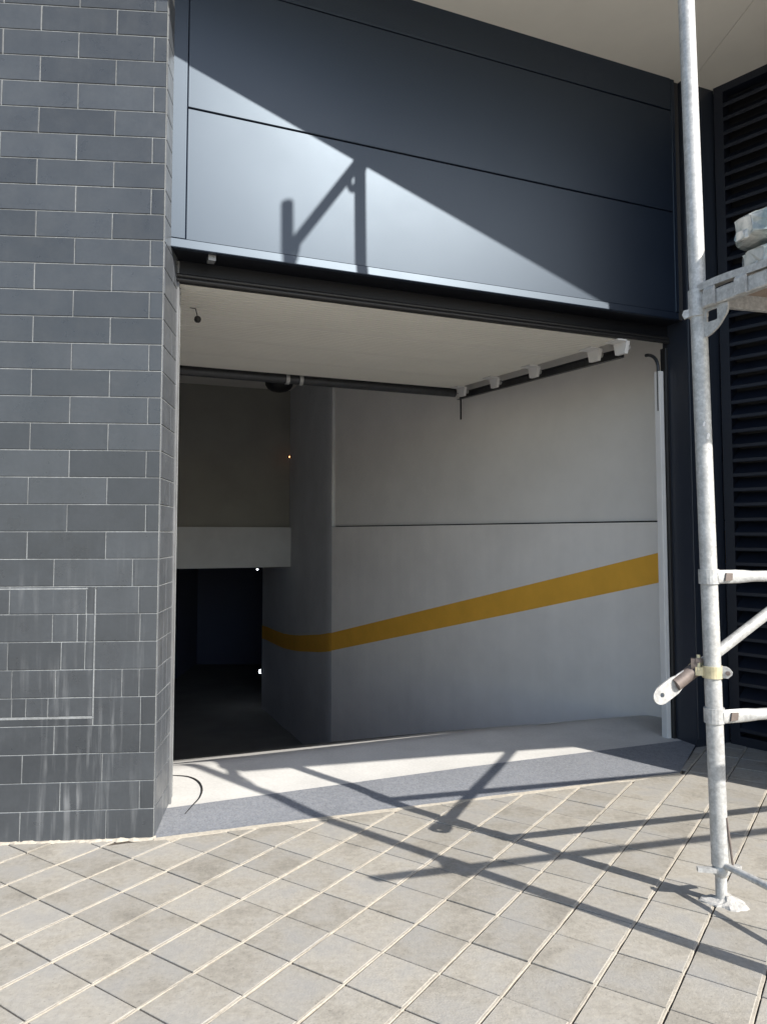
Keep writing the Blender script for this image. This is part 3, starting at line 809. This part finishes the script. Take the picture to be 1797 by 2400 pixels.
mb.holed(outer, hole, bp * .007); mb.build('drilled_end', M_galv, brace)
mb = MB(); mb.tube([b0 - bd_ * .020, b0 + bd_ * .090], .0245, 16); mb.build('brown_sleeve', M_rust, brace)
# swivel coupler on the standard
ch = .806; cc = at_h(B1, ch)
clampo = MB().pipe(cc - Z3 * .021, cc + Z3 * .021, R + .0065, R + .0002, 24).build('clamp', M_zinc, sc)
toC = Vector((-cc.x, -cc.y, 0)).normalized(); rt = Vector((-toC.y, toC.x, 0)) * 1
if rt.x < 0: rt = -rt
mb = MB()
tabp = [(.030, -.018), (.050, -.019), (.064, -.006), (.066, .003), (.056, .016), (.044, .022), (.030, .021)]
mb.prism([cc + rt * a + Z3 * z + toC * .004 for a, z in tabp], toC * .012); mb.build('hinge_tab', M_galv, clampo)
mb = MB(); mb.tube([cc + rt * .050 + toC * .014, cc + rt * .050 + toC * .022], .0085, 6, smooth=False); mb.build('hinge_nut', M_rust, clampo)
mb = MB(); mb.obox(cc - rt * .042 + toC * .004, rt, toC, Z3, .030, .026, .030); mb.build('jaw', M_zinc, clampo)
mb = MB(); mb.tube([cc - rt * .046 + Z3 * .0 + toC * .012, cc - rt * .046 + Z3 * .058 + toC * .004], .0075, 8); mb.build('bolt', M_zinc, clampo)
mb = MB(); mb.tube([cc - rt * .046 + Z3 * .030 + toC * .006, cc - rt * .046 + Z3 * .046 + toC * .004], .0145, 6, smooth=False)
mb.obox(cc - rt * .058 + Z3 * .026, rt, toC, Z3, .026, .03, .036); mb.build('bolt_nut', M_rust, clampo)
mb = MB(); mb.pipe(b0 + bd_ * .075, b0 + bd_ * .118, .0262, .0197, 18); mb.build('brace_jaw', M_zinc, clampo)
# transoms with gussets between the two standards
def transom(h1, h2, name='transom'):
    p = at_h(B1, h1) + TR * R; q = at_h(B2, h2) - TR * R; d = (q - p).normalized(); s = d.cross(Z3).normalized(); u = s.cross(d)
    mb = MB(); mb.cbox((p + q) / 2, d, s, u, (q - p).length, .032, .056, .004); t = mb.build(name, M_galv, sc)
    for org, dr in ((p, d), (q, -d)):
        # gusset plate with its opening
        out = [(-.004, -.028), (.105, -.028), (.105, -.062), (.062, -.108), (.026, -.128), (-.004, -.136)]
        nn = 24; hc = (.034, -.060); outer = []; hole = []
        for k in range(nn):
            a = 2 * pi * k / nn + pi / nn; c_, s_ = cos(a), sin(a)
            best = 9
            for i in range(len(out)):
                (x0, y0), (x1, y1) = out[i], out[(i + 1) % len(out)]
                ex, ey = x1 - x0, y1 - y0; den = c_ * ey - s_ * ex
                if abs(den) < 1e-9: continue
                tt = ((x0 - hc[0]) * ey - (y0 - hc[1]) * ex) / den; uu = ((x0 - hc[0]) * s_ - (y0 - hc[1]) * c_) / den
                if tt > 0 and -1e-6 <= uu <= 1 + 1e-6: best = min(best, tt)
            outer.append(org + dr * (hc[0] + c_ * best) + u * (hc[1] + s_ * best) - s * .004)
            hs = min(.024 / max(abs(c_), 1e-6), .021 / max(abs(s_), 1e-6))
            hole.append(org + dr * (hc[0] + c_ * hs) + u * (hc[1] + s_ * hs) - s * .004)
        g = MB().holed(outer, hole, s * .008).build('gusset', M_galv, t)
    mb = MB(); mb.pipe(p - TR * R - Z3 * .05 + Vector((0, 0, 0)), p - TR * R + Z3 * .05, R + .0055, R - .001, 20); mb.build('collar', M_galv, t)
    mb = MB(); w0 = p - TR * R - Z3 * .034
    mb.prism([w0 - rt * .028 + Z3 * .016, w0 - rt * .050 + Z3 * .012, w0 - rt * .056 - Z3 * .004, w0 - rt * .048 - Z3 * .020, w0 - rt * .028 - Z3 * .012], toC * .012); mb.build('wedge_tab', M_galv, t)
    return t
ZT = 2.152
transom(ZT, ZT + .012); transom(4.455, 4.545)

# deck hooked on the transom
dk = thing('scaffold_deck', 'scaffold deck with brown underside hooked on the galvanised transom', 'deck', at_h(B1, ZT) + D * .1)
def dkp(a, c, z): return at_h(B1, 0) + lean * ZT + D * a + TR * c + Z3 * z    # along the bay, across it, height
WD = (B2 - B1).length
def dbox(mb, a0, a1, c0, c1, z0, z1):
    b = [dkp(a0, c0, z0), dkp(a1, c0, z0), dkp(a1, c1, z0), dkp(a0, c1, z0)]
    return mb.hexa(b, [p + Z3 * (z1 - z0) for p in b])
c0, c1 = .035, .605
mb = MB(); dbox(mb, .03, 2.37, c0 + .02, c1 - .02, ZT + .030, ZT + .042); mb.build('plywood_panel', M_ply, dk)
for e0, e1 in ((c0, c0 + .02), (c1 - .02, c1)):
    mb = MB(); dbox(mb, .03, 2.37, e0, e1, ZT - .022, ZT + .046); mb.build('side_rail', M_galv, dk)
# curved end cap folded over the transom
mb = MB(); rings = []
for k in range(13):
    c = c0 - .03 + (c1 - c0 + .03) * k / 12; lift = .006 * sin(pi * min(1, k / 5))
    rings.append([dkp(-.024, c, ZT + .036 + lift), dkp(-.024, c, ZT + .062 + lift), dkp(.03, c, ZT + .064 + lift), dkp(.03, c, ZT + .046 + lift)])
mb.loft(rings, smooth=False); mb.build('end_cap', M_galv, dk)
for c in (.055, .19, .36, .52):
    mb = MB(); b_ = dkp(-.022, c, 0)
    mb.prism([dkp(-.024, c, ZT + .040), dkp(-.030, c, ZT + .030), dkp(-.030, c, ZT - .026), dkp(-.020, c, ZT - .030), dkp(-.020, c, ZT + .040)], TR * .045); mb.build('hook', M_galv, dk)

# plastic-wrapped lumps on the deck
def bag(name, label, c, ax, sx_, sy_, sz_, seed):
    rr = random.Random(seed); ax = Vector(ax).normalized(); ay = Vector((-ax.y, ax.x, 0)); c = Vector(c)
    t = thing(name, label, 'plastic bag', c, 'plastic wrapped bags on the deck')
    rings = []; n = 22; m = 16
    for i in range(m + 1):
        x = -1 + 2 * i / m; f = max(.50 if i in (0, m) else 0, (1 - abs(x) ** 6) ** .35)
        ring = []
        for k in range(n):
            a = 2 * pi * k / n; ca, sa = cos(a), sin(a)
            e = .42
            yy = abs(ca) ** e * (1 if ca > 0 else -1); zz = abs(sa) ** e * (1 if sa > 0 else -1)
            w = 1 + rr.uniform(-.07, .07) + .06 * sin(3 * a + 4 * x + seed)
            ring.append(c + ax * (x * sx_ / 2 + rr.uniform(-.004, .004)) + ay * (yy * f * sy_ / 2 * w) + Z3 * (sz_ / 2 + zz * (f * .5 + .5) * sz_ / 2 * (w if sa > 0 else min(w, 1))))
        rings.append(ring)
    MB().loft(rings, smooth=False).build('wrapped_body', M_bag, t)
    # twisted end and tape
    mb = MB(); e = rings[0]
    rings2 = [[c - ax * (sx_ / 2 - .004) + (p - c + ax * sx_ / 2) * s + ax * -dx for p in e] for s, dx in ((.55, .0), (.35, .012), (.42, .02))]
    mb.loft(rings2, smooth=False); mb.build('folded_end', M_bag, t)
bag('plaster_bag', 'lower clear plastic bag of pale plaster lying on the deck', dkp(.245, .17, ZT + .064), D, .34, .20, .105, 3)
bag('plaster_bag', 'upper clear plastic bag of pale plaster stacked on the lower bag', dkp(.245, .17, ZT + .186), D * 1 + DP * .12, .38, .21, .108, 8)
